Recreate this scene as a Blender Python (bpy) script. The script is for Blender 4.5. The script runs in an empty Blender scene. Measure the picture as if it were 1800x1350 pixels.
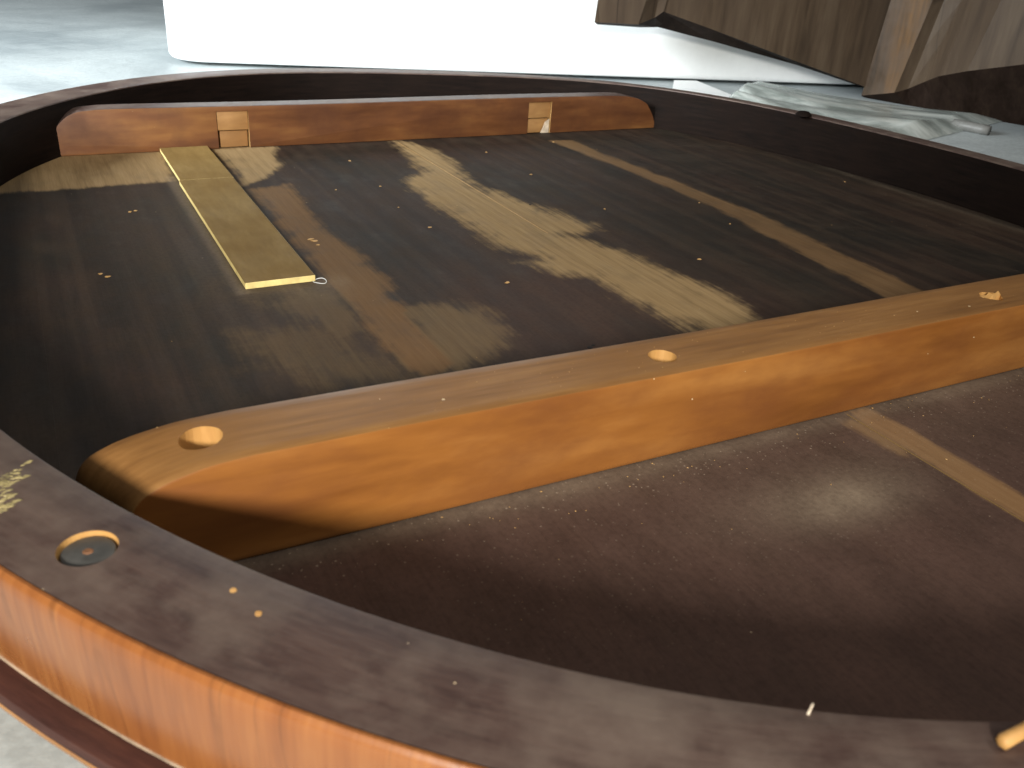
import bpy, bmesh, math, random
import numpy as np
from mathutils import Vector, Matrix
random.seed(7); rng = np.random.default_rng(7)
scene = bpy.context.scene
S = 0.28                                  # metres per construction unit

# ------------------------------------------------------------------ camera
FPX = 1560.0; CX, CY = 900.0, 675.0       # focal length in pixels of the 1800 x 1350 frame
def _ray(x, y): return np.array([(x-CX)/FPX, (y-CY)/FPX, 1.0])
_Y = _ray(-21, -186); _Y /= np.linalg.norm(_Y)
_X = _ray(4200, 90); _X -= _Y*(_X@_Y); _X /= np.linalg.norm(_X)
_Z = np.cross(_X, _Y)
ROT = np.stack([_X, _Y, _Z])
cam_d = bpy.data.cameras.new('camera'); cam = bpy.data.objects.new('camera', cam_d)
scene.collection.objects.link(cam); scene.camera = cam
cam_d.sensor_width = 36.0; cam_d.lens = FPX/1800*36
cam_d.clip_start = 0.02; cam_d.clip_end = 60
Mx = Matrix.Identity(4)
for i in range(3):
    Mx[i][0] = ROT[i, 0]; Mx[i][1] = -ROT[i, 1]; Mx[i][2] = -ROT[i, 2]
Mx[2][3] = 1.0*S
cam.matrix_world = Mx
cam_d.dof.use_dof = True; cam_d.dof.focus_distance = 2.9*S; cam_d.dof.aperture_fstop = 18

# ------------------------------------------------------------------ world and lamps
w = bpy.data.worlds.new('World'); scene.world = w; w.use_nodes = True
bgn = w.node_tree.nodes['Background']; bgn.inputs[0].default_value = (0.93, 0.98, 1.0, 1); bgn.inputs[1].default_value = 0.07
def spot_lamp(name, loc, target, radius, power, color, size, blend):
    d = bpy.data.lights.new(name, 'SPOT'); d.shadow_soft_size = radius; d.energy = power; d.color = color
    d.spot_size = math.radians(size); d.spot_blend = blend
    o = bpy.data.objects.new(name, d); scene.collection.objects.link(o)
    o.location = Vector(loc)*S
    o.rotation_euler = (Vector(target)-Vector(loc)).to_track_quat('-Z', 'Y').to_euler()
    return o
spot_lamp('work_lamp', (-3.1, -3.9, 2.95), (0.15, 1.8, 0.1), 0.15, 300, (1.0, 0.95, 0.86), 50, 1.0)
spot_lamp('workshop_spot', (-5.5, 4.4, 3.2), (2.6, 9.6, 0.6), 0.35, 680, (0.93, 0.98, 1.0), 82, 0.5)
ld = bpy.data.lights.new('ceiling_lamp', 'AREA'); ld.shape = 'DISK'; ld.size = 1.1; ld.energy = 18; ld.color = (1.0, 0.94, 0.86)
lo = bpy.data.objects.new('ceiling_lamp', ld); scene.collection.objects.link(lo)
lo.location = Vector((3.0, -2.2, 6.4))*S; lo.rotation_euler = (Vector((1.0, 1.0, 0))-Vector((3.0, -2.2, 6.4))).to_track_quat('-Z', 'Y').to_euler()
scene.view_settings.view_transform = 'Standard'; scene.view_settings.look = 'None'
scene.view_settings.exposure = 0.0; scene.view_settings.gamma = 1.0
scene.cycles.max_bounces = 8

# ------------------------------------------------------------------ pixel -> place
def un(p, z=0.0):
    d = ROT@_ray(*p); t = (z-1.0)/d[2]
    return np.array([d[0]*t, d[1]*t, z])
def unpl(p, P0, n):                       # onto a plane through P0 with normal n
    d = ROT@_ray(*p); o = np.array([0, 0, 1.0]); n = np.array(n, float)
    t = ((np.array(P0)-o)@n)/(d@n)
    return o+d*t

# ------------------------------------------------------------------ materials
def new_mat(name):
    m = bpy.data.materials.new(name); m.use_nodes = True
    nt = m.node_tree; nt.nodes.clear()
    out = nt.nodes.new('ShaderNodeOutputMaterial'); b = nt.nodes.new('ShaderNodeBsdfPrincipled')
    nt.links.new(b.outputs[0], out.inputs[0])
    return m, nt, b
class NB:
    def __init__(s, nt): s.nt = nt
    def n(s, t, **k):
        o = s.nt.nodes.new(t)
        for a, v in k.items(): setattr(o, a, v)
        return o
    def l(s, a, b): s.nt.links.new(a, b)
    def coord(s, kind='Object', scale=(1, 1, 1), rot=(0, 0, 0)):
        c = s.n('ShaderNodeTexCoord'); m = s.n('ShaderNodeMapping')
        m.inputs['Scale'].default_value = scale; m.inputs['Rotation'].default_value = rot
        s.l(c.outputs[kind], m.inputs[0]); return m.outputs[0]
    def noise(s, vec, scale=5, detail=4, rough=0.55, dist=0.0):
        o = s.n('ShaderNodeTexNoise'); o.inputs['Scale'].default_value = scale; o.inputs['Detail'].default_value = detail
        o.inputs['Roughness'].default_value = rough; o.inputs['Distortion'].default_value = dist
        s.l(vec, o.inputs['Vector']); return o.outputs['Fac']
    def ramp(s, fac, stops):
        o = s.n('ShaderNodeValToRGB'); e = o.color_ramp.elements
        while len(e) < len(stops): e.new(0.5)
        for el, (p, c) in zip(e, stops):
            el.position = p; el.color = (*c, 1) if len(c) == 3 else c
        s.l(fac, o.inputs[0]); return o.outputs[0]
    def mix(s, fac, a, b, mode='MIX'):
        o = s.n('ShaderNodeMix', data_type='RGBA', blend_type=mode)
        if isinstance(fac, (int, float)): o.inputs[0].default_value = fac
        else: s.l(fac, o.inputs[0])
        for i, v in ((6, a), (7, b)):
            if isinstance(v, tuple): o.inputs[i].default_value = (*v, 1)
            else: s.l(v, o.inputs[i])
        return o.outputs[2]
    def math(s, op, a, b=0.0, c=0.0, clamp=False):
        o = s.n('ShaderNodeMath', operation=op, use_clamp=clamp)
        for i, v in enumerate((a, b, c)):
            if isinstance(v, (int, float)): o.inputs[i].default_value = v
            else: s.l(v, o.inputs[i])
        return o.outputs[0]
    def mr(s, v, a, b, c, d, smooth=False):
        o = s.n('ShaderNodeMapRange'); o.interpolation_type = 'SMOOTHSTEP' if smooth else 'LINEAR'
        s.l(v, o.inputs[0])
        for i, x in enumerate((a, b, c, d)): o.inputs[i+1].default_value = x
        return o.outputs[0]
    def attr(s, name):
        o = s.n('ShaderNodeAttribute', attribute_name=name); return o.outputs['Fac']
    def bump(s, h, b, strength=0.2, dist=0.001):
        o = s.n('ShaderNodeBump'); o.inputs['Strength'].default_value = strength; o.inputs['Distance'].default_value = dist
        s.l(h, o.inputs['Height']); s.l(o.outputs[0], b.inputs['Normal'])
    def specks(s, vec, scale, size, keep=0.5):
        v = s.n('ShaderNodeTexVoronoi'); v.inputs['Scale'].default_value = scale; s.l(vec, v.inputs['Vector'])
        sep = s.n('ShaderNodeSeparateColor'); s.l(v.outputs['Color'], sep.inputs[0])
        rad = s.math('MULTIPLY', s.math('GREATER_THAN', sep.outputs[0], 1-keep), s.math('MULTIPLY', sep.outputs[1], size))
        return s.math('LESS_THAN', v.outputs['Distance'], rad)

def board_mat():
    m, nt, b = new_mat('stained_board'); N = NB(nt)
    co = N.coord('Object')
    st = N.noise(N.coord('Object', (170, 5, 20)), 1.0, 4, 0.6)           # grain along the planks
    st2 = N.noise(N.coord('Object', (900, 30, 20)), 1.0, 2, 0.5)
    big = N.noise(N.coord('Object', (9, 5, 5)), 1.0, 4, 0.6)
    blot = N.noise(N.coord('Object', (30, 18, 20)), 1.0, 5, 0.65)
    hue = N.mix(N.mr(big, 0.38, 0.62, 0, 1), (0.020, 0.017, 0.012), (0.037, 0.021, 0.014))
    lane = N.noise(N.coord('Object', (62, 0.9, 1)), 1.0, 2, 0.4)          # narrow boards and old tool lanes
    c = N.mix(N.mr(st, 0.3, 0.7, 0.0, 0.60), hue, (0.016, 0.010, 0.008))
    c = N.mix(N.mr(lane, 0.46, 0.64, 0.0, 0.22), c, (0.074, 0.047, 0.029))
    c = N.mix(N.mr(lane, 0.50, 0.34, 0.0, 0.40), c, (0.013, 0.009, 0.007))
    c = N.mix(N.mr(blot, 0.47, 0.75, 0, 0.5), c, (0.062, 0.042, 0.027))
    red = N.attr('red')
    c = N.mix(N.math('MULTIPLY', red, N.mr(blot, 0.2, 0.7, 0.5, 1.0)), c, (0.088, 0.050, 0.039))
    fine = N.noise(co, 260, 3, 0.7)
    gr = N.noise(N.coord('Object', (420, 45, 40)), 1.0, 3, 0.65)
    c = N.mix(N.mr(gr, 0.45, 0.70, 0, 0.25), c, N.mix(1.0, c, (0.4, 0.38, 0.36), 'MULTIPLY'))
    c = N.mix(N.mr(fine, 0.55, 0.35, 0, 0.30), c, N.mix(1.0, c, (0.45, 0.42, 0.40), 'MULTIPLY'))
    bare_c = N.ramp(N.math('ADD', N.math('MULTIPLY', st, 0.6), N.math('MULTIPLY', st2, 0.4)),
                    [(0.26, (0.20, 0.128, 0.058)), (0.5, (0.315, 0.212, 0.100)), (0.74, (0.40, 0.285, 0.145))])
    tint = N.attr('warm')
    bare_c = N.mix(tint, bare_c, N.mix(0.6, bare_c, (0.20, 0.082, 0.024)))
    edge = N.math('ADD', N.math('MULTIPLY', N.math('SUBTRACT', st, 0.5), 0.5), N.math('MULTIPLY', N.math('SUBTRACT', blot, 0.5), 1.0))
    f = N.mr(N.math('ADD', N.attr('bare'), edge), 0.27, 0.73, 0, 1, True)
    f = N.math('MULTIPLY', N.math('MULTIPLY', f, N.attr('bare_amount')), N.mr(blot, 0.30, 0.50, 0.78, 1.0))
    c = N.mix(f, c, bare_c)
    d = N.math('MULTIPLY', N.attr('dust_sheen'), N.mr(N.math('ADD', N.math('MULTIPLY', fine, 0.5), N.math('MULTIPLY', blot, 0.5)), 0.3, 0.7, 0.35, 1.0), clamp=True)
    c = N.mix(d, c, (0.26, 0.205, 0.145))

    sp = N.specks(co, 110, 0.07, 0.10)
    c = N.mix(N.math('MULTIPLY', sp, 0.5), c, (0.45, 0.36, 0.25))
    sp2 = N.math('MULTIPLY', N.specks(co, 420, 0.28, 0.4), N.attr('crumbs'))
    c = N.mix(sp2, c, (0.5, 0.42, 0.32))
    N.l(c, b.inputs['Base Color'])
    r = N.mr(blot, 0.3, 0.7, 0.62, 0.80)
    r = N.math('ADD', r, N.math('MULTIPLY', f, 0.10))
    N.l(r, b.inputs['Roughness']); b.inputs['Specular IOR Level'].default_value = 0.16
    h = N.math('ADD', N.math('MULTIPLY', st2, 0.6), N.math('MULTIPLY', fine, 0.5))
    N.bump(h, b, 0.25, 0.0006)
    return m

def wood_mat(name, dark, mid, light, stretch, kind='Object', rough=(0.35, 0.5), blotch=0.5, blotch_col=None, coat=0.0, speck=0.0, bump=0.15,
             rot=(0, 0, 0), blotch_scale=(14, 14, 14), fine_scale=5.0, blotch_kind='Object', spec=0.5, crack=0.0):
    m, nt, b = new_mat(name); N = NB(nt)
    st = N.noise(N.coord(kind, stretch, rot), 1.0, 5, 0.6, 0.4)
    st2 = N.noise(N.coord(kind, tuple(v*fine_scale for v in stretch), rot), 1.0, 2, 0.5)
    bl = N.noise(N.coord(blotch_kind, blotch_scale), 1.0, 5, 0.6)
    c = N.ramp(N.math('ADD', N.math('MULTIPLY', st, 0.7), N.math('MULTIPLY', st2, 0.3)), [(0.32, dark), (0.5, mid), (0.68, light)])
    c = N.mix(N.mr(bl, 0.42, 0.70, 0, blotch), c, blotch_col or dark)
    if crack:
        ck = N.noise(N.coord(kind, tuple(v*0.55 for v in stretch), rot), 1.0, 2, 0.5, 0.2)
        ln = N.mr(N.math('ABSOLUTE', N.math('SUBTRACT', ck, 0.5)), 0.0, 0.012, 1, 0)
        c = N.mix(N.math('MULTIPLY', N.math('MULTIPLY', ln, crack), N.mr(bl, 0.4, 0.6, 0, 1)), c, tuple(v*0.3 for v in dark))
    if speck:
        c = N.mix(N.math('MULTIPLY', N.specks(N.coord('Object'), 130, 0.12, speck), 0.8), c, (0.75, 0.6, 0.38))
    N.l(c, b.inputs['Base Color'])
    N.l(N.mr(bl, 0.3, 0.7, rough[0], rough[1]), b.inputs['Roughness'])
    b.inputs['Specular IOR Level'].default_value = spec
    if coat: b.inputs['Coat Weight'].default_value = coat; b.inputs['Coat Roughness'].default_value = 0.22
    N.bump(N.math('ADD', st2, N.math('MULTIPLY', bl, 0.4)), b, bump, 0.0008)
    return m

def flat_mat(name, col, rough=0.5, metal=0.0, var=0.15, scale=60, bump=0.1):
    m, nt, b = new_mat(name); N = NB(nt)
    nz = N.noise(N.coord('Object'), scale, 4, 0.6)
    c = N.mix(N.mr(nz, 0.3, 0.7, 0, 1), tuple(v*(1-var) for v in col), tuple(min(1, v*(1+var)) for v in col))
    N.l(c, b.inputs['Base Color']); b.inputs['Roughness'].default_value = rough; b.inputs['Metallic'].default_value = metal
    N.bump(nz, b, bump, 0.0006)
    return m

M_board = board_mat()
M_batten = wood_mat('batten_wood', (0.15, 0.052, 0.011), (0.255, 0.098, 0.021), (0.36, 0.158, 0.040), (4, 20, 20), rough=(0.30, 0.45),
                    blotch=0.75, blotch_col=(0.15, 0.050, 0.014), speck=0.08, coat=0.1, blotch_scale=(11, 14, 24), fine_scale=3)
M_batten_far = wood_mat('batten_wood_pale', (0.09, 0.034, 0.014), (0.165, 0.066, 0.025), (0.26, 0.120, 0.040), (4, 14, 18), rough=(0.4, 0.55),
                        blotch=0.75, blotch_col=(0.085, 0.032, 0.016), speck=0.12, spec=0.3)
M_batten_top = wood_mat('batten_top_stain', (0.14, 0.064, 0.020), (0.215, 0.103, 0.032), (0.29, 0.150, 0.050), (5, 60, 40), rough=(0.40, 0.55), spec=0.25,
                        blotch=0.7, blotch_col=(0.20, 0.095, 0.030), speck=0.08)
M_fresh = wood_mat('fresh_wood', (0.36, 0.18, 0.05), (0.48, 0.26, 0.08), (0.58, 0.34, 0.12), (40, 40, 10), rough=(0.5, 0.7), blotch=0.3)
M_pale = wood_mat('pale_wood', (0.34, 0.20, 0.07), (0.45, 0.27, 0.10), (0.56, 0.36, 0.15), (12, 70, 50), rough=(0.5, 0.7), blotch=0.4)
M_block = wood_mat('notch_block', (0.26, 0.13, 0.044), (0.36, 0.19, 0.066), (0.46, 0.26, 0.095), (8, 40, 30), rough=(0.6, 0.8), blotch=0.5)
M_ply = wood_mat('ply_face', (0.165, 0.105, 0.034), (0.205, 0.132, 0.045), (0.24, 0.160, 0.058), (60, 12, 20), rough=(0.65, 0.8), spec=0.15, blotch=0.5,
                 blotch_col=(0.155, 0.088, 0.024), rot=(0, 0, 0))
M_plyedge = flat_mat('ply_edge', (0.72, 0.58, 0.24), 0.6, var=0.2, scale=90)
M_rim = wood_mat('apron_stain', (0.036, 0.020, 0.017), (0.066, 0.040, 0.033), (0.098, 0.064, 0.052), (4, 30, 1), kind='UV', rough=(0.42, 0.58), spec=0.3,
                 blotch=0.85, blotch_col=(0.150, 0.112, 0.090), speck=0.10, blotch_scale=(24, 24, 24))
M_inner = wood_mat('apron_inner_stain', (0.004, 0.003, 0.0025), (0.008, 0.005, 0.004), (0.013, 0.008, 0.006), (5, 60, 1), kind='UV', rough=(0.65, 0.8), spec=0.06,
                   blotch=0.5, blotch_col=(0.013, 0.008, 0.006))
M_veneer = wood_mat('veneer', (0.16, 0.052, 0.014), (0.24, 0.086, 0.023), (0.32, 0.130, 0.037), (24, 1.5, 1), kind='UV', rough=(0.24, 0.38), crack=0.35,
                    blotch=0.5, blotch_col=(0.26, 0.085, 0.020), coat=0.6, bump=0.10, blotch_scale=(5, 7, 1), blotch_kind='UV', fine_scale=5)
M_ledge = wood_mat('ledge_stain', (0.030, 0.011, 0.008), (0.050, 0.018, 0.013), (0.075, 0.028, 0.018), (6, 60, 1), kind='UV', rough=(0.4, 0.55), blotch=0.5)
M_edge = wood_mat('edge_polish', (0.22, 0.085, 0.012), (0.34, 0.14, 0.02), (0.45, 0.20, 0.04), (6, 40, 1), kind='UV', rough=(0.25, 0.4), blotch=0.5, coat=0.3)
M_glue = flat_mat('old_glue', (0.62, 0.52, 0.40), 0.5, var=0.25, scale=120)
M_bead = flat_mat('old_glue_dull', (0.26, 0.19, 0.13), 0.5, var=0.5, scale=60)
M_smear = flat_mat('glue_smear', (0.27, 0.22, 0.10), 0.45, var=0.6, scale=160, bump=0.5)
M_steel = flat_mat('dull_steel', (0.085, 0.083, 0.078), 0.45, 0.4, 0.6, 40)
M_rust = flat_mat('rust', (0.20, 0.09, 0.04), 0.7, 0.2, 0.4, 300)
M_black = flat_mat('pit_shade', (0.008, 0.006, 0.005), 0.9)
M_white = flat_mat('white_paint', (0.86, 0.88, 0.88), 0.35, var=0.02, bump=0.02)
M_dark = flat_mat('dark_gap', (0.05, 0.055, 0.055), 0.7)
M_greyplug = flat_mat('grey_plastic', (0.16, 0.16, 0.15), 0.5)
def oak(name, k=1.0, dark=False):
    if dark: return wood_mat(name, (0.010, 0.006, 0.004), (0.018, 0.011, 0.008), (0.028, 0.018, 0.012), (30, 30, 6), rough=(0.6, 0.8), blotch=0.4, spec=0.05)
    return wood_mat(name, (0.062*k, 0.040*k, 0.024*k), (0.118*k, 0.078*k, 0.048*k), (0.165*k, 0.116*k, 0.074*k), (22, 22, 2.6), rough=(0.42, 0.58), spec=0.3,
                    blotch=0.65, blotch_col=(0.085*k, 0.056*k, 0.036*k), rot=(0, math.radians(14), 0), bump=0.35, blotch_scale=(8, 8, 2), fine_scale=4, crack=0.8)
M_oak = oak('aged_oak', 0.52); M_oak_shade = oak('aged_oak_painted_shade', dark=True)  # near-black copy puts shade into the colour of the leg's undersides
M_oak_warm = wood_mat('oak_worn_edge', (0.025, 0.017, 0.011), (0.060, 0.036, 0.019), (0.12, 0.064, 0.025), (20, 20, 2), rough=(0.36, 0.5), blotch=0.7,
                      blotch_col=(0.085, 0.062, 0.046), rot=(0, math.radians(14), 0))

def cement():
    m, nt, b = new_mat('cement'); N = NB(nt); co = N.coord('Object')
    a = N.noise(co, 2.2, 6, 0.62, 0.6); f = N.noise(co, 16, 5, 0.65, 0.8); g = N.noise(co, 180, 3, 0.6)
    c = N.mix(N.mr(a, 0.36, 0.62, 0, 1), (0.27, 0.31, 0.325), (0.52, 0.57, 0.575))
    c = N.mix(N.mr(f, 0.42, 0.72, 0, 0.55), c, (0.36, 0.40, 0.41))
    c = N.mix(N.mr(g, 0.40, 0.62, 0, 0.35), c, (0.25, 0.28, 0.29))
    c = N.mix(N.math('MULTIPLY', N.specks(co, 26, 0.14, 0.25), 0.5), c, (0.18, 0.19, 0.2))
    c = N.mix(N.math('MULTIPLY', N.specks(co, 9, 0.10, 0.2), 0.6), c, (0.12, 0.13, 0.13))
    N.l(c, b.inputs['Base Color']); N.l(N.mr(f, 0.3, 0.7, 0.4, 0.65), b.inputs['Roughness'])
    N.bump(N.math('ADD', N.math('MULTIPLY', f, 0.7), N.math('MULTIPLY', g, 0.2)), b, 0.35, 0.003)
    return m
M_cement = cement()
def film():
    m, nt, b = new_mat('clear_film'); N = NB(nt)
    st = N.noise(N.coord('UV', (1.2, 9, 1)), 1.0, 4, 0.6, 0.6)
    c = N.ramp(st, [(0.34, (0.34, 0.39, 0.36)), (0.5, (0.50, 0.56, 0.53)), (0.64, (0.68, 0.73, 0.70))])
    N.l(c, b.inputs['Base Color']); b.inputs['Roughness'].default_value = 0.22
    N.l(N.mr(st, 0.35, 0.65, 0.55, 0.9), b.inputs['Alpha'])
    return m
M_film = film()

# ------------------------------------------------------------------ mesh helpers
root_loc = {}
def link(name, me, parent=None):
    o = bpy.data.objects.new(name, me); scene.collection.objects.link(o)
    if parent is not None:
        o.parent = parent
        o.matrix_parent_inverse = Matrix.Translation(-Vector(root_loc.get(parent.name, (0, 0, 0))))
    return o
def thing(name, label, cat, loc):
    o = bpy.data.objects.new(name, None); scene.collection.objects.link(o)
    o.empty_display_size = 0.05; o.location = Vector(loc)*S; root_loc[o.name] = tuple(o.location)
    o['label'] = label; o['category'] = cat
    return o
def tag(o, label, cat, group=None):
    o['label'] = label; o['category'] = cat
    if group: o['group'] = group
def mesh(name, verts, faces, mats, parent=None, mi=None, smooth=False, uv=None):
    me = bpy.data.meshes.new(name)
    me.from_pydata([tuple(float(c)*S for c in v) for v in verts], [], faces)
    for mm in (mats if isinstance(mats, (list, tuple)) else [mats]): me.materials.append(mm)
    if mi is not None: me.polygons.foreach_set('material_index', mi)
    if smooth: me.polygons.foreach_set('use_smooth', [True]*len(me.polygons))
    if uv is not None:
        ul = me.uv_layers.new(name='UVMap')
        idx = np.zeros(len(me.loops), dtype=np.int32); me.loops.foreach_get('vertex_index', idx)
        ul.data.foreach_set('uv', np.asarray(uv, dtype=np.float32)[idx].ravel())
    me.update()
    return link(name, me, parent)
def fix_normals(o):
    bm = bmesh.new(); bm.from_mesh(o.data); bmesh.ops.recalc_face_normals(bm, faces=bm.faces); bm.to_mesh(o.data); bm.free()
def apply_mods(o):
    dg = bpy.context.evaluated_depsgraph_get(); dg.update()
    me = bpy.data.meshes.new_from_object(o.evaluated_get(dg)); old = o.data
    o.modifiers.clear(); o.data = me; me.name = old.name
def bevel(o, width, seg=2, angle=40):
    md = o.modifiers.new('b', 'BEVEL'); md.width = width*S; md.segments = seg; md.limit_method = 'ANGLE'; md.angle_limit = math.radians(angle)
    apply_mods(o)
    o.data.polygons.foreach_set('use_smooth', [True]*len(o.data.polygons))
    o.data.set_sharp_from_angle(angle=math.radians(35))
def cut(o, cutters):
    for c in cutters:
        md = o.modifiers.new('c', 'BOOLEAN'); md.operation = 'DIFFERENCE'; md.solver = 'EXACT'; md.object = c; md.material_mode = 'TRANSFER'
    apply_mods(o)
    for c in cutters: bpy.data.objects.remove(c, do_unlink=True)
def box_vf(a, b):
    x0, y0, z0 = a; x1, y1, z1 = b
    v = [(x0, y0, z0), (x1, y0, z0), (x1, y1, z0), (x0, y1, z0), (x0, y0, z1), (x1, y0, z1), (x1, y1, z1), (x0, y1, z1)]
    f = [(0, 3, 2, 1), (4, 5, 6, 7), (0, 1, 5, 4), (1, 2, 6, 5), (2, 3, 7, 6), (3, 0, 4, 7)]
    return v, f
def cyl(name, c, r0, r1, z0, z1, mat, parent=None, n=28, jag=0.0):
    v = []; f = []
    for k in range(n):
        a = 2*math.pi*k/n; j = 1+jag*rng.normal()
        v.append((c[0]+r0*j*math.cos(a), c[1]+r0*j*math.sin(a), z0)); v.append((c[0]+r1*j*math.cos(a), c[1]+r1*j*math.sin(a), z1))
    for k in range(n):
        q = (k+1) % n; f.append((2*k, 2*q, 2*q+1, 2*k+1))
    f.append(tuple(2*k for k in reversed(range(n)))); f.append(tuple(2*k+1 for k in range(n)))
    return mesh(name, v, f, mat, parent)

# ------------------------------------------------------------------ outline of the oval
COEF = [2.2329, -0.0134, -0.0317, -0.2189, 0.0007, 0.028, 0.0148, -0.0319, -0.0029, -0.019, -0.0194, -0.0045, -0.0068, 0.0115, 0.0002, -0.0017, 0.0062]
OC = np.array([1.68, 2.72]); HA = 0.225; FZ = -0.085
def r_in(th):
    r = COEF[0]+0*th
    for k in range(1, 9): r = r+COEF[2*k-1]*np.cos(k*th)+COEF[2*k]*np.sin(k*th)
    return r
def curve(n):
    t = np.linspace(0, 2*np.pi, 4001)[:-1]; r = r_in(t)
    p = OC+np.stack([r*np.cos(t), r*np.sin(t)], 1)
    seg = np.linalg.norm(np.roll(p, -1, 0)-p, axis=1); s = np.concatenate([[0], np.cumsum(seg)]); L = s[-1]
    tt = np.interp(np.linspace(0, L, n+1)[:-1], s, np.concatenate([t, [2*np.pi]]))
    r = r_in(tt); p = OC+np.stack([r*np.cos(tt), r*np.sin(tt)], 1)
    tg = np.roll(p, -1, 0)-np.roll(p, 1, 0); tg /= np.linalg.norm(tg, axis=1)[:, None]
    nrm = np.stack([tg[:, 1], -tg[:, 0]], 1)
    wd = 0.144-0.045*np.cos(tt)-0.045*np.exp(-((np.degrees(tt)-48)/22)**2)
    return p, nrm, wd, np.linspace(0, L, n+1)[:-1], tt
NS = 420
CP, CN, CW, CS, CT = curve(NS)
def ring(name, prof, mats, parent, mi_fn=None, smooth=True, jit=0.0):
    """prof: list of (k, c, z): offset from the inner line = k*width + c"""
    n = NS; m = len(prof); v = []; uv = []; acc = 0; us = []
    for j in range(m):
        if j: acc += math.hypot(prof[j][1]-prof[j-1][1]+(prof[j][0]-prof[j-1][0])*0.13, prof[j][2]-prof[j-1][2])
        us.append(acc)
    ph = np.convolve(rng.normal(size=n+8), np.ones(3)/3, 'same')[:n]
    for i in range(n):
        for j, (k, c, z) in enumerate(prof):
            o = k*CW[i]+c+jit*ph[i]*(1 if j in (1, 2) else 0)
            v.append((CP[i, 0]+CN[i, 0]*o, CP[i, 1]+CN[i, 1]*o, z)); uv.append((CS[i], us[j]))
    f = []; mi = []
    for i in range(n):
        i2 = (i+1) % n
        for j in range(m):
            j2 = (j+1) % m
            f.append((i*m+j, i2*m+j, i2*m+j2, i*m+j2)); mi.append(mi_fn(j) if mi_fn else 0)
    o = mesh(name, v, f, mats, parent, mi, smooth, uv)
    fix_normals(o); o.data.set_sharp_from_angle(angle=math.radians(38))
    return o

# ------------------------------------------------------------------ the setting
v, f = [], []
NX = 60
for i in range(NX+1):
    for j in range(NX+1):
        v.append((-40+i*100/NX, -35+j*90/NX, FZ))
for i in range(NX):
    for j in range(NX):
        a = i*(NX+1)+j; f.append((a, a+NX+1, a+NX+2, a+1))
fl = mesh('floor', v, f, M_cement); fl['kind'] = 'structure'

# ------------------------------------------------------------------ the upturned table
T = thing('upturned_table', 'large oval wooden table turned upside down, its dark underside and battens showing', 'table', (OC[0], OC[1], FZ))

# masks of bare wood, dust and reddish stain, drawn on the board plane
def poly(px): return np.array([un(p)[:2] for p in px])
BARE = [  # polygon, softness, amount, warm
    (poly([(-60, 345), (-60, 290), (58, 280), (96, 270), (285, 262), (303, 318), (200, 325), (100, 334)]), 0.05, 0.75, 0.1),
    (poly([(372, 258), (482, 258), (492, 292), (470, 312), (430, 325)]), 0.06, 0.75, 0.0),
    (poly([(440, 335), (505, 322), (545, 380), (640, 455), (705, 530), (765, 590), (810, 640), (740, 665), (650, 585), (560, 470), (480, 380)]), 0.07, 0.50, 0.9),
    (poly([(690, 246), (722, 250), (770, 268), (835, 328), (950, 368), (1045, 393), (1045, 407), (990, 411), (1010, 420), (1090, 440), (1180, 480), (1280, 522), (1350, 578),
           (1245, 590), (1165, 553), (1040, 488), (985, 480), (915, 462), (965, 452), (900, 438), (830, 400), (745, 345), (712, 315), (745, 300), (718, 275)]), 0.10, 0.86, 0.0),
    (poly([(695, 545), (760, 533), (845, 544), (893, 572), (885, 600), (850, 628), (800, 655), (745, 610)]), 0.10, 0.30, 0.0),
    (poly([(470, 535), (560, 505), (610, 515), (645, 560), (600, 600), (530, 570)]), 0.14, 0.20, 0.0),
    (poly([(965, 247), (1005, 246), (1100, 285), (1330, 375), (1480, 445), (1640, 520), (1575, 530), (1400, 440), (1250, 362), (1080, 290)]), 0.045, 0.48, 0.8),
    (np.array([(1.642, -0.6), (1.722, -0.6), (1.722, 1.285), (1.642, 1.285)]), 0.03, 0.70, 0.9),
    (poly([(1475, 742), (1500, 735), (1560, 765), (1610, 805), (1585, 805), (1540, 775)]), 0.03, 0.5, 0.6),
    (poly([(430, 580), (560, 560), (700, 640), (760, 670), (600, 690), (480, 650)]), 0.2, 0.16, 0.1),
]
DUST_SHEEN = [((1490, 880), 0.15, 0.065, 0.62), ((1440, 862), 0.28, 0.10, 0.28), ((1150, 835), 0.35, 0.07, 0.16), ((880, 885), 0.3, 0.06, 0.10),
        ((400, 470), 0.16, 0.6, 0.13), ((300, 400), 0.4, 0.6, 0.05), ((1700, 700), 0.5, 0.16, 0.16), ((560, 510), 0.12, 0.10, 0.22), ((1720, 380), 0.12, 0.5, 0.10)]  # first two spots here paint the grey sheen on the left boards
def sdist(P, pg):
    d = np.full(len(P), 1e9); inside = np.zeros(len(P), bool)
    for a, b in zip(pg, np.roll(pg, -1, 0)):
        e = b-a; t = np.clip(((P-a)@e)/(e@e+1e-12), 0, 1)
        d = np.minimum(d, np.linalg.norm(P-a-t[:, None]*e, axis=1))
        cond = (a[1] > P[:, 1]) != (b[1] > P[:, 1])
        xi = a[0]+(P[:, 1]-a[1])/(b[1]-a[1]+1e-12)*e[0]
        inside ^= cond & (P[:, 0] < xi)
    return np.where(inside, d, -d)
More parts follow.
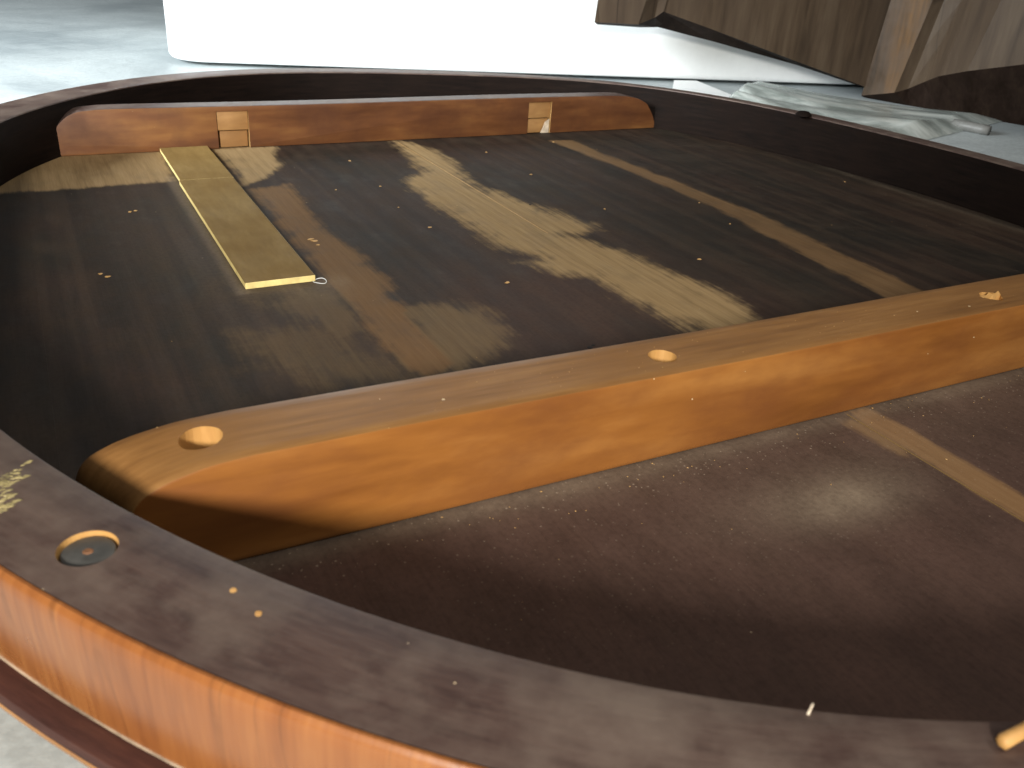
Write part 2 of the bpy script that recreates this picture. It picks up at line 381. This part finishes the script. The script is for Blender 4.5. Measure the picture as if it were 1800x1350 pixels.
def fields(P):
    bare = np.zeros(len(P)); amt = np.zeros(len(P)); warm = np.zeros(len(P))
    for pg, soft, a, wm in BARE:
        s = np.clip(0.5+0.5*sdist(P, pg)/soft, 0, 1)
        up = s > bare
        bare = np.maximum(bare, s); k = s**0.5
        amt = np.where(up, np.maximum(a, 0), amt); warm = np.where(up, wm, warm)
    dust_sheen = np.zeros(len(P))
    for px, sx, sy, a in DUST_SHEEN:
        c = un(px)[:2]; dust_sheen += a*np.exp(-((P[:, 0]-c[0])/sx)**2-((P[:, 1]-c[1])/sy)**2)
    dust_sheen += 0.34*np.exp(-((P[:, 1]-1.262)/0.030)**2)*(P[:, 1] < 1.29)+0.45*np.exp(-((P[:, 0]-0.478)/0.022)**2)*((P[:, 1] > 2.5) & (P[:, 1] < 3.9))
    dust_sheen += 0.22*np.exp(-((P[:, 1]-2.52)/0.05)**2)*((P[:, 0] > 0.45) & (P[:, 0] < 0.8))+0.20*np.exp(-((P[:, 0]-3.60)/0.02)**2)*(P[:, 1] < 3.3)
    crumbs = 0.30*np.exp(-((P[:, 1]-1.22)/0.07)**2)+0.10*np.exp(-((P[:, 1]-1.0)/0.2)**2)*(P[:, 0] > 0.5)
    red = np.clip((1.35-P[:, 1])/0.15, 0, 1)*0.9+0.5*np.exp(-((P[:, 0]-1.3)/0.5)**2-((P[:, 1]-2.1)/0.5)**2)
    return bare, amt, warm, dust_sheen, crumbs, np.clip(red, 0, 1)
# edges of the boards: the oval 0.05 beyond the inner line
lim_t = np.linspace(0, 2*np.pi, 2001); lr = r_in(lim_t)+0.05
LX, LY = OC[0]+lr*np.cos(lim_t), OC[1]+lr*np.sin(lim_t)
def ylim(x):
    up = lim_t <= np.pi
    xs, ys = LX[up][::-1], LY[up][::-1]; hi = np.interp(x, xs, ys)
    xs, ys = LX[~up], LY[~up]; lo = np.interp(x, xs, ys)
    return lo, hi
joints = [LX.min()+0.004, 0.790-0.85, 0.790, 1.640, 2.490, 3.340, LX.max()-0.004]
for k in range(6):
    x0, x1 = joints[k]+0.0001, joints[k+1]-0.0001
    nx = max(6, int((x1-x0)/0.02)); ny = 230
    xs = np.linspace(x0, x1, nx+1); V = []
    dz = 0.0
    for x in xs:
        lo, hi = ylim(x)
        V.append(np.stack([np.full(ny+1, x), np.linspace(lo, hi, ny+1), np.full(ny+1, dz)], 1))
    V = np.vstack(V); nt_ = len(V)
    F = []
    for i in range(nx):
        for j in range(ny):
            a = i*(ny+1)+j; F.append((a, a+ny+1, a+ny+2, a+1))
    rim = [i*(ny+1) for i in range(nx+1)]+[nx*(ny+1)+j for j in range(1, ny+1)]+[i*(ny+1)+ny for i in range(nx-1, -1, -1)]+[j for j in range(ny-1, 0, -1)]
    B = V[rim].copy(); B[:, 2] = FZ+0.004
    vv = np.vstack([V, B]); m_ = len(rim)
    for q in range(m_):
        q2 = (q+1) % m_; F.append((rim[q2], rim[q], nt_+q, nt_+q2))
    F.append(tuple(nt_+q for q in reversed(range(m_))))
    o = mesh('plank', vv, F, M_board, T)
    bare, amt, warm, dust_sheen, crumbs, red = fields(vv[:, :2])
    for nm, arr in (('bare', bare), ('bare_amount', amt), ('warm', warm), ('dust_sheen', dust_sheen), ('crumbs', crumbs), ('red', red)):
        at = o.data.attributes.new(nm, 'FLOAT', 'POINT'); at.data.foreach_set('value', arr.astype(np.float32))
# pale glue left standing in the middle joint, dark glue in the others
for xj, mat, nm, ya, yb in ((1.640, M_pale, 'glue_line', 2.75, 4.3), (1.640, M_ply, 'glue_line', 0.5, 1.27)):
    v, f = box_vf((xj-0.0009, ya, -0.03), (xj+0.0009, yb, 0.0008)); mesh(nm, v, f, mat, T)

# apron: a deep bent hoop, dark inside and on top
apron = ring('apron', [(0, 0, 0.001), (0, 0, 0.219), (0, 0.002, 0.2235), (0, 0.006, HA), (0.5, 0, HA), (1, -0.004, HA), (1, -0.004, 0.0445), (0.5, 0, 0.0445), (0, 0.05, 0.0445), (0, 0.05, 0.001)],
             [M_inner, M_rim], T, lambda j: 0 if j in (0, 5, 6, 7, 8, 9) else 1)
ring('veneer_band', [(1, -0.0035, 0.04), (1, -0.0035, HA-0.0012), (1, 0.0010, HA-0.0010), (1, 0.0055, HA-0.005), (1, 0.0085, HA-0.013), (1, 0.0098, HA-0.026), (1, 0.0096, 0.165),
                     (1, 0.0078, 0.12), (1, 0.0060, 0.08), (1, 0.0050, 0.05), (1, 0.0044, 0.04)], M_veneer, T)
ring('tabletop_edge', [(0, 0.056, -0.0005), (0, 0.056, 0.030), (1, -0.01, 0.043), (1, 0.030, 0.042), (1, 0.041, 0.037), (1, 0.046, 0.026), (1, 0.044, 0.012), (1, 0.032, -0.008),
                       (1, 0.010, -0.035), (1, -0.020, -0.062), (0.8, -0.04, FZ+0.003), (0, 0.056, FZ+0.003)],
     [M_ledge, M_edge], T, lambda j: 1 if 5 <= j <= 9 else 0)
ring('glue_bead', [(1, 0.0042, 0.0432), (1, 0.0070, 0.0432), (1, 0.0064, 0.0442), (1, 0.0045, 0.0458)], M_bead, T, jit=0.0007)

# battens: profile along x with rounded upper corners, extruded in y
def smooth(P, n=4):                       # Catmull-Rom through the measured points
    P = [np.array(p) for p in P]; Q = [P[0]]
    for i in range(len(P)-1):
        a, b, c, d = P[max(i-1, 0)], P[i], P[i+1], P[min(i+2, len(P)-1)]
        for k in range(1, n+1):
            t = k/n; Q.append(0.5*(2*b+(c-a)*t+(2*a-5*b+4*c-d)*t*t+(3*b-a-3*c+d)*t**3))
    return [tuple(q) for q in Q]
def batten(name, left, right, y0, y1, top, skew, mats, label):
    left, right = smooth(left), smooth(right)
    prof = left+[(left[-1][0]+(right[0][0]-left[-1][0])*k/30, top) for k in range(1, 30)]+right
    n = len(prof); v = []; ny = 6
    for j in range(ny+1):
        y = y0+(y1-y0)*j/ny
        for x, z in prof:
            e = max(0.0, 1-max(0.0, x-left[0][0])/0.25) if x < 1.5 else 0
            v.append((x+skew*(y-y0)*e, y+0.003*math.sin(x*2.3), z+0.002*math.sin(x*3.1+1)*(z > 0.05)))
    f = []; mi = []
    for j in range(ny):
        for i in range(n):
            i2 = (i+1) % n; f.append((j*n+i, j*n+i2, (j+1)*n+i2, (j+1)*n+i)); mi.append(1 if (i < n-1 and prof[i][1] > 0.12 and prof[i2][1] > 0.12) else 0)
    f.append(tuple(range(n))); mi.append(0); f.append(tuple(ny*n+i for i in reversed(range(n)))); mi.append(0)
    o = mesh(name, v, f, mats, T, mi); fix_normals(o); o['label'] = label
    return o
nL = [(0.030, 0.0005), (0.028, 0.07), (0.036, 0.125), (0.052, 0.158), (0.081, 0.177), (0.104, 0.186), (0.131, 0.193), (0.175, 0.201), (0.24, 0.205)]
nR = [(3.10, 0.205), (3.17, 0.198), (3.22, 0.18), (3.25, 0.15), (3.262, 0.10), (3.265, 0.0005)]
near = batten('batten', nL, nR, 1.278, 1.447, 0.205, -0.42, [M_batten, M_batten_top], 'near orange brown crossbar with drilled holes along its top')
fL = [(0.069, 0.0005), (0.073, 0.05), (0.081, 0.09), (0.099, 0.129), (0.137, 0.164), (0.165, 0.178), (0.197, 0.187), (0.265, 0.193)]
fR = [(3.04, 0.190), (3.10, 0.180), (3.141, 0.169), (3.19, 0.146), (3.206, 0.130), (3.240, 0.085), (3.262, 0.04), (3.275, 0.0005)]
far = batten('batten', fL, fR, 4.345, 4.46, 0.194, 0.0, [M_batten_far, M_rim], 'far reddish crossbar with two square notches')
bevel(near, 0.006, 2, 50); bevel(far, 0.005, 2, 50)
# drilled holes
HOLES = [((0.168, 1.372), 0.036), ((1.121, 1.360), 0.031)]
cut(near, [cyl('cutter', c, r*0.97, r*1.03, -0.02, 0.3, M_fresh, None, 32, 0.008) for c, r in HOLES] +
          [cyl('cutter', (2.188, 1.348), 0.03, 0.03, 0.190, 0.3, M_fresh, None, 12, 0.08)])
# splintered plug left in the third hole
v = []; f = []
for k in range(9):
    a = k/8; x = 2.150+a*0.085; h = 0.202+0.012*math.sin(a*math.pi)+0.004*rng.normal(); wv = 0.017*(1-0.75*a)+0.003*rng.normal()
    v += [(x, 1.350-wv, 0.19), (x, 1.350-wv*0.6, h), (x+0.004, 1.350+wv*0.6, h+0.003), (x, 1.350+wv, 0.19)]
for k in range(8):
    for j in range(4): f.append((4*k+j, 4*k+(j+1) % 4, 4*k+4+(j+1) % 4, 4*k+4+j))
f += [(3, 2, 1, 0), (32, 33, 34, 35)]
o = mesh('splintered_plug', v, f, M_fresh, near); fix_normals(o)
o.matrix_parent_inverse = near.matrix_basis.inverted() @ Matrix.Identity(4)
# notches in the far batten, each closed by two little blocks
def sub(o, parent):                        # sub-part: parent already carries the offset to the table's root
    o.parent = parent; o.matrix_parent_inverse = Matrix.Identity(4); return o
NOTCH = [(0.766, 0.911, 0.0), (2.409, 2.553, 0.0)]
cs = []
for x0, x1, _ in NOTCH:
    v, f = box_vf((x0, 4.30, -0.02), (x1, 4.400, 0.170)); cs.append(mesh('cutter', v, f, M_pale))
cut(far, cs)
for n_, (x0, x1, _) in enumerate(NOTCH):
    v, f = box_vf((x0+0.003, 4.353+0.003*n_, 0.083), (x1-0.002, 4.399, 0.169)); o = sub(mesh('filler_block', v, f, M_block, None), far); bevel(o, 0.003)
    v, f = box_vf((x0+(0.012 if n_ == 0 else 0.003), 4.372, 0.0008), (x1-0.004, 4.399, 0.077)); o = sub(mesh('filler_block', v, f, M_block, None), far); bevel(o, 0.004)
    if n_ == 1:
        v = [(2.50, 4.352, 0.002), (2.548, 4.352, 0.002), (2.548, 4.352, 0.074), (2.525, 4.352, 0.06), (2.50, 4.361, 0.002), (2.548, 4.361, 0.002), (2.548, 4.361, 0.074), (2.525, 4.361, 0.06)]
        o = sub(mesh('pale_triangle', v, [(0, 1, 2, 3), (7, 6, 5, 4), (0, 4, 5, 1), (1, 5, 6, 2), (2, 6, 7, 3), (3, 7, 4, 0)], M_glue), far)  # thin pale triangle in front of the lower block
# the pale repair strip running out from under the far batten, in two lengths
for (ya, yb, dx, dzz) in ((2.535, 3.752, 0.0, 0.0), (3.756, 4.343, 0.006, -0.0015)):
    v, f = box_vf((0.486+dx, ya, 0.0008), (0.698+dx*0.6, yb, 0.0205+dzz))
    v = [(x+(y-2.535)*0.006, y+(0.010*(x-0.48) if y < 2.6 else 0), z) for x, y, z in v]
    o = mesh('repair_strip', v, f, [M_ply, M_plyedge], T, [0 if abs(sum(v[i][2] for i in q)/4-0.02) < 0.004 else 1 for q in f])
    bevel(o, 0.0015, 1)
# screw sunk into the near rim
sc_c = (-0.026, 1.098)
cut(apron, [cyl('cutter', sc_c, 0.0362, 0.0400, 0.196, 0.232, M_fresh, None, 40)])
bm_v = []; bm_f = []
screw = sub(cyl('screw', sc_c, 0.0355, 0.035, 0.190, 0.2195, M_steel, None, 40), apron); bevel(screw, 0.002)
sub(cyl('screw_centre', sc_c, 0.0075, 0.005, 0.2190, 0.2210, M_rust, None, 16, 0.06), screw)
for c in ((0.132, 0.936), (0.151, 0.880)):
    o = sub(cyl('nail_plug', c, 0.0050, 0.0042, 0.22, 0.2262, M_fresh, None, 10, 0.08), apron)
# pale chips and nail marks scattered over the boards (a few pixels each)
v, f = [], []
def chip(x, y, r, z=0.001, h=0.004, el=1.0):
    b0 = len(v); n = 7; an = rng.uniform(0, 6)
    for k in range(n):
        a = 2*math.pi*k/n; q = r*(1+0.3*rng.normal()); v.append((x+q*el*math.cos(a+an), y+q*math.sin(a+an), z))
    for k in range(n):
        p = v[b0+k]; v.append((x+(p[0]-x)*0.6, y+(p[1]-y)*0.6, z+h))
    for k in range(n): f.append((b0+k, b0+(k+1) % n, b0+n+(k+1) % n, b0+n+k))
    f.append(tuple(b0+n+k for k in range(n)))
for px, r in (((615, 283), .011), ((668, 328), .012), ((755, 400), .013), ((855, 268), .011), ((933, 307), .012), ((1063, 368), .012), ((1229, 456), .013), ((892, 497), .013),
              ((1364, 268), .013), ((973, 250), .011), ((1229, 357), .007), ((1283, 394), .007), ((590, 334), .007), ((1485, 320), .008), ((700, 365), .005)):
    v, f = [], []; p = un(px); chip(p[0], p[1], r*0.58, 0.0008, 0.0022, 1.0); mesh('nail_plug', v, f, M_pale, T)
for px, r in (((545, 421), .010), ((553, 424), .009), ((560, 431), .006), ((238, 371), .008), ((228, 373), .006), ((188, 487), .007), ((178, 482), .006)):
    v, f = [], []; p = un(px); chip(p[0], p[1], r*0.8, 0.001, 0.002, 1.5); mesh('wood_scrape', v, f, M_pale, T)
# sawdust crumbs lying along the near batten and on the boards
v, f = [], []
for k in range(90):
    x = rng.uniform(0.5, 2.6); y = 1.272-abs(rng.normal())*0.06
    if k > 60: x = rng.uniform(0.5, 2.4); y = rng.uniform(0.85, 1.25)
    if k > 75: x = rng.uniform(0.2, 3.2); y = rng.uniform(1.5, 4.2)
    chip(x, y, 0.0007+0.0016*rng.random()**3, 0.001, 0.001)
o = mesh('sawdust', v, f, M_pale, T); o['kind'] = 'stuff'
v, f = [], []
for k in range(90):
    chip(rng.uniform(0.1, 2.6), rng.uniform(1.28, 1.44), 0.0005+0.0010*rng.random()**3, 0.2055, 0.001)
o = mesh('sawdust', v, f, M_pale, T); o['kind'] = 'stuff'
# nail holes beside the near batten: black discs, the pits' shade put into the colour
for px, r in (((1037, 611), .008), ((1022, 619), .007), ((1043, 607), .006), ((1110, 605), .009), ((1122, 603), .007), ((1183, 593), .007), ((1194, 592), .006), ((1272, 578), .011), ((932, 360), .006)):
    p = un(px); cyl('nail_hole', p[:2], r, r*0.9, -0.012, 0.0016, M_black, T, 12, 0.05)
# wood peg stub and splinter on the near rim, knob on the right rim
a, b = un((1759, 1306), HA+0.0095), un((1860, 1252), HA+0.0095)
def rod(name, a, b, r, mat, parent, n=14):
    a, b = Vector(a), Vector(b); d = (b-a).normalized(); u = d.orthogonal().normalized(); w_ = d.cross(u); v = []; f = []; R = 5
    for i in range(R+1):
        t = i/R; rr = r*(0.55 if i == 0 else 1.0)*(1+0.05*rng.normal())
        c = a.lerp(b, 0.03 if i == 1 else (t if i else 0))
        for k in range(n):
            q = 2*math.pi*k/n; p = c+(u*math.cos(q)+w_*math.sin(q))*rr; v.append(tuple(p))
    for i in range(R):
        for k in range(n): f.append((i*n+k, i*n+(k+1) % n, (i+1)*n+(k+1) % n, (i+1)*n+k))
    f += [tuple(reversed(range(n))), tuple(R*n+k for k in range(n))]
    return mesh(name, v, f, mat, parent, smooth=True)
peg = rod('wood_peg', a, b, 0.0090, M_fresh, None, 6)
tag(peg, 'short pale wooden peg lying on the near rim at the lower right', 'wooden peg')
sub(rod('splinter', un((1420, 1256), 0.226), un((1429, 1237), 0.229), 0.0018, M_glue, None, 6), apron)
# knob
v = []; f = []
kc = un((1412, 203), HA)
for i in range(7):
    t = i/6; r = 0.040*math.sqrt(max(0, 1-t*t))+0.002
    for k in range(16):
        q = 2*math.pi*k/16; v.append((kc[0]+r*math.cos(q), kc[1]+r*math.sin(q), HA-0.001+0.026*t))
for i in range(6):
    for k in range(16): f.append((i*16+k, i*16+(k+1) % 16, (i+1)*16+(k+1) % 16, (i+1)*16+k))
f.append(tuple(96+k for k in range(16)))
sub(mesh('knob', v, f, M_inner, None, smooth=True), apron)
# dried glue smear on the rim at the left edge of the view
v, f = [], []
for row in range(9):
    y0 = 915-row*7.5+rng.normal()*3; ln = rng.uniform(45, 80)*(0.7+0.06*row)
    for k in range(14):
        t = k/13
        p = un((-30+t*ln+rng.normal(), y0-t*ln*0.55+rng.normal()*1.5), HA)
        chip(p[0], p[1], rng.uniform(0.0012, 0.0035), HA+0.0003, rng.uniform(0.0006, 0.0016), 2.0)
sub(mesh('glue_smear', v, f, M_smear, None, smooth=True), apron)
# loop of white thread by the strip's corner
v, f = [], []; n = 24; c = un((562, 494), 0.004)
for k in range(n):
    q = 2*math.pi*k/n; cc = Vector((c[0]+0.020*math.cos(q), c[1]+0.022*math.sin(q), 0.004+0.002*math.sin(2*q)))
    for j in range(5):
        a2 = 2*math.pi*j/5; rr = 0.0011; v.append((cc.x+rr*math.cos(a2)*math.cos(q), cc.y+rr*math.cos(a2)*math.sin(q), cc.z+rr*math.sin(a2)))
for k in range(n):
    for j in range(5): f.append((k*5+j, k*5+(j+1) % 5, ((k+1) % n)*5+(j+1) % 5, ((k+1) % n)*5+j))
th = mesh('thread_loop', v, f, M_white, None, smooth=True)
tag(th, 'tiny loop of white thread lying at the near right corner of the pale repair strip', 'thread')

# ------------------------------------------------------------------ white cabinet behind the table
ZC = FZ+0.03
A, B = un((400, 111.5), ZC), un((1490, 149), ZC)
ub = B-A; ub[2] = 0; ub /= np.linalg.norm(ub); nb = np.array([-ub[1], ub[0], 0])
def hit(px):                                # where the front plane meets the view through a pixel
    return unpl(px, A, nb)
A0 = hit((283, 60)); Lb = (hit((1490, 149))-A0)@ub; A = np.array([A0[0], A0[1], FZ])
cab = thing('white_cabinet', 'big white smooth cabinet with rounded corners standing on the floor behind the table', 'cabinet', tuple(A+ub*2.5+nb*1.2))
def obox(name, s0, s1, d0, d1, z0, z1, mat, parent, bev=0.0, seg=4):
    P = [A+ub*s_+nb*d+np.array([0, 0, z-FZ]) for z in (z0, z1) for s_, d in ((s0, d0), (s1, d0), (s1, d1), (s0, d1))]
    o = mesh(name, P, [(0, 3, 2, 1), (4, 5, 6, 7), (0, 1, 5, 4), (1, 2, 6, 5), (2, 3, 7, 6), (3, 0, 4, 7)], mat, parent)
    if bev: bevel(o, bev, seg, 30)
    return o
RC = 0.28; plan = []
for (cs_, cd_, a0_) in ((RC, RC, 180), (Lb+1.6-RC, RC, 270), (Lb+1.6-RC, 2.6-RC, 0), (RC, 2.6-RC, 90)):
    for k in range(13):
        q = math.radians(a0_+90*k/12); plan.append(A+ub*(cs_+RC*math.cos(q))+nb*(cd_+RC*math.sin(q)))
n = len(plan); v = []; f = []
lv = [(0.045, ZC), (0.018, ZC+0.010), (0.0, ZC+0.04), (0.0, FZ+3.2)]
cen = A+ub*(Lb+1.6)/2+nb*1.3
for ins, z in lv:
    for p in plan:
        d = p-cen; d = d/np.linalg.norm(d); q = p-d*ins; v.append((q[0], q[1], z))
for r in range(3):
    for k in range(n): f.append((r*n+k, r*n+(k+1) % n, (r+1)*n+(k+1) % n, (r+1)*n+k))
f += [tuple(reversed(range(n))), tuple(3*n+k for k in range(n))]
o = mesh('body', v, f, M_white, cab, smooth=True); fix_normals(o); o.data.set_sharp_from_angle(angle=math.radians(50))
for s0_, d0_ in ((0.3, 0.35), (Lb+1.1, 0.35), (0.3, 2.1), (Lb+1.1, 2.1)):
    obox('foot', s0_+0.3, s0_+0.52, d0_, d0_+0.22, FZ+0.001, ZC+0.02, M_dark, cab, 0.01, 2)

# ------------------------------------------------------------------ carved wooden leg leaning at the upper right
Wc = un((1516, 171), FZ+0.002)
G = thing('carved_wooden_leg', 'dark grey brown carved wooden furniture leg with moulded faces standing beyond the table', 'furniture leg', tuple(Wc))
def loft(name, rails, P0, n, backs, P1, n1, mats, parent, under=1, rows=8, ytop=-420):
    """rails: (bottom px, px further up, proud, material); backs: px of the rear lower edge"""
    n = np.array(n, float); n /= np.linalg.norm(n); front = []; back = []
    for (pb, pm, off, _), bk in zip(rails, backs):
        k = (ytop-pb[1])/(pm[1]-pb[1]); pt = (pb[0]+(pm[0]-pb[0])*k, ytop)
        col = [unpl((pb[0]+(pt[0]-pb[0])*t, pb[1]+(pt[1]-pb[1])*t), np.array(P0)+n*off, n) for t in np.linspace(0, 1, rows+1)]
        bb = unpl(bk, P1, n1); ax = col[-1]-col[0]
        front.append(col); back.append([bb+ax*t for t in np.linspace(0, 1, rows+1)])
    R = len(rails); v = []; f = []; mi = []
    for c in front: v += [tuple(p) for p in c]
    for c in back: v += [tuple(p) for p in c]
    m = rows+1; o2 = R*m
    for i in range(R-1):
        for j in range(rows):
            f.append((i*m+j, (i+1)*m+j, (i+1)*m+j+1, i*m+j+1)); mi.append(rails[i][3])
            f.append((o2+i*m+j, o2+i*m+j+1, o2+(i+1)*m+j+1, o2+(i+1)*m+j)); mi.append(0)
        f.append((i*m, o2+i*m, o2+(i+1)*m, (i+1)*m)); mi.append(under)
        f.append((i*m+rows, (i+1)*m+rows, o2+(i+1)*m+rows, o2+i*m+rows)); mi.append(0)
    for i in (0, R-1):
        for j in range(rows): f.append((i*m+j, i*m+j+1, o2+i*m+j+1, o2+i*m+j)); mi.append(0)
    o = mesh(name, v, f, mats, parent, mi); fix_normals(o)
    return o
nBk = np.array([-0.957, -0.29, 0.0]); nFR = np.array([-1.0, -0.05, 0.0])
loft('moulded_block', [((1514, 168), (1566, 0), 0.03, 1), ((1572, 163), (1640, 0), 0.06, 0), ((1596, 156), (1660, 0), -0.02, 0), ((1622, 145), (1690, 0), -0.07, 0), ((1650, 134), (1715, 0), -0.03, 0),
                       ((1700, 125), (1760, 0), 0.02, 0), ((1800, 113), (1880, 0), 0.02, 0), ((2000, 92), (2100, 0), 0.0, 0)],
     Wc, nFR, [(1518, 171), (1576, 182), (1598, 186), (1624, 190), (1652, 195), (1700, 204), (1800, 222), (2000, 258)], Wc, nBk, [M_oak, M_oak_warm, M_oak_shade], G, under=2)
nFL = np.array([-0.26, -0.965, 0.0])
loft('panel', [((1165, 20), (1171, 0), 0, 0), ((1250, 51), (1262, 0), 0.0, 0), ((1400, 108), (1433, 0), 0, 0), ((1535, 158), (1584, 0), 0, 0)],
     Wc+np.array([-0.02, -0.03, 0]), nFL, [(1150, 46), (1250, 72), (1400, 114), (1537, 160)], Wc+np.array([0.05, 0.16, 0]), nFL, [M_oak, M_oak, M_oak_shade], G, under=2)
loft('stile', [((1045, 39), (1051, 0), 0.0, 0), ((1122, 43), (1136, 0), 0.02, 0), ((1151, 31), (1157, 0), -0.03, 0), ((1167, 20), (1172, 0), -0.02, 0)],
     Wc+np.array([-0.02, -0.06, 0]), nFL, [(1050, 43), (1124, 48), (1151, 48), (1168, 46)], Wc+np.array([0.05, 0.16, 0]), nFL, [M_oak, M_oak, M_oak_shade], G, under=2)

# ------------------------------------------------------------------ plastic bag and white card on the floor at the right
c0, c1 = un((1290, 146), FZ+0.03), un((1702, 229), FZ); c0[2] = FZ
ax = c1-c0; L = np.linalg.norm(ax); ax /= L; sd = np.array([ax[1], -ax[0], 0]); sd = sd if sd@(-c0) > 0 else -sd
bag = thing('clear_plastic_bag', 'crumpled translucent plastic bag lying on the floor between the rim and the wooden leg', 'plastic bag', tuple((c0+c1)/2))
def sheet(name, uw, vs, seed, hgt, mat, nu=110, nv=60):
    r2 = np.random.default_rng(seed); v = []; f = []; uv = []
    ph = r2.uniform(0, 6, 8)
    for i in range(nu+1):
        u = i/nu
        for j in range(nv+1):
            s = j/nv; e = (1-(2*s-1)**2)**0.5*min(1, 12*(1-u), 12*u+0.1)
            rid = sum(abs(math.sin((s*(3+2*k)+0.25*math.sin(u*3+ph[k]))*math.pi+ph[k]*(1+0.25*u)))*(0.6**k) for k in range(4))/2.2
            h = e*hgt*(0.30+0.75*rid*(0.6+0.4*math.sin(u*4+ph[5])))
            p = c0+ax*(u*L*uw[1]+(1-u)*(L*uw[0]+0.75*s))+sd*(vs[0]-0.45*u*(1-s)+(vs[1]-vs[0])*s)*(0.75+0.35*u); v.append((p[0], p[1], FZ+0.004+h)); uv.append((u*3, s))
    for i in range(nu):
        for j in range(nv):
            a = i*(nv+1)+j; f.append((a, a+1, a+nv+2, a+nv+1))
    return mesh(name, v, f, mat, bag, smooth=True, uv=uv)
sheet('bag_film', (0.0, 1.0), (-0.22, 1.9), 5, 0.15, M_film)
ps = c1+sd*0.06
rod('bag_clip', ps+np.array([0, 0, 0.035])-ax*0.10, ps+np.array([0, 0, 0.03])+ax*0.16, 0.034, M_greyplug, bag, 12)
p = [un(q, z) for q, z in (((1185, 141), -0.05), ((1224, 141.5), -0.05), ((1345, 190), FZ+0.012), ((1172, 200), FZ+0.012))]
v = [tuple(q) for q in p]+[(q[0], q[1], q[2]-0.010) for q in p]
card = mesh('white_card', v, [(0, 1, 2, 3), (7, 6, 5, 4), (0, 4, 5, 1), (1, 5, 6, 2), (2, 6, 7, 3), (3, 7, 4, 0)], M_white); fix_normals(card)
tag(card, 'flat white card tilted against the foot of the white cabinet, left of the plastic bag', 'card')
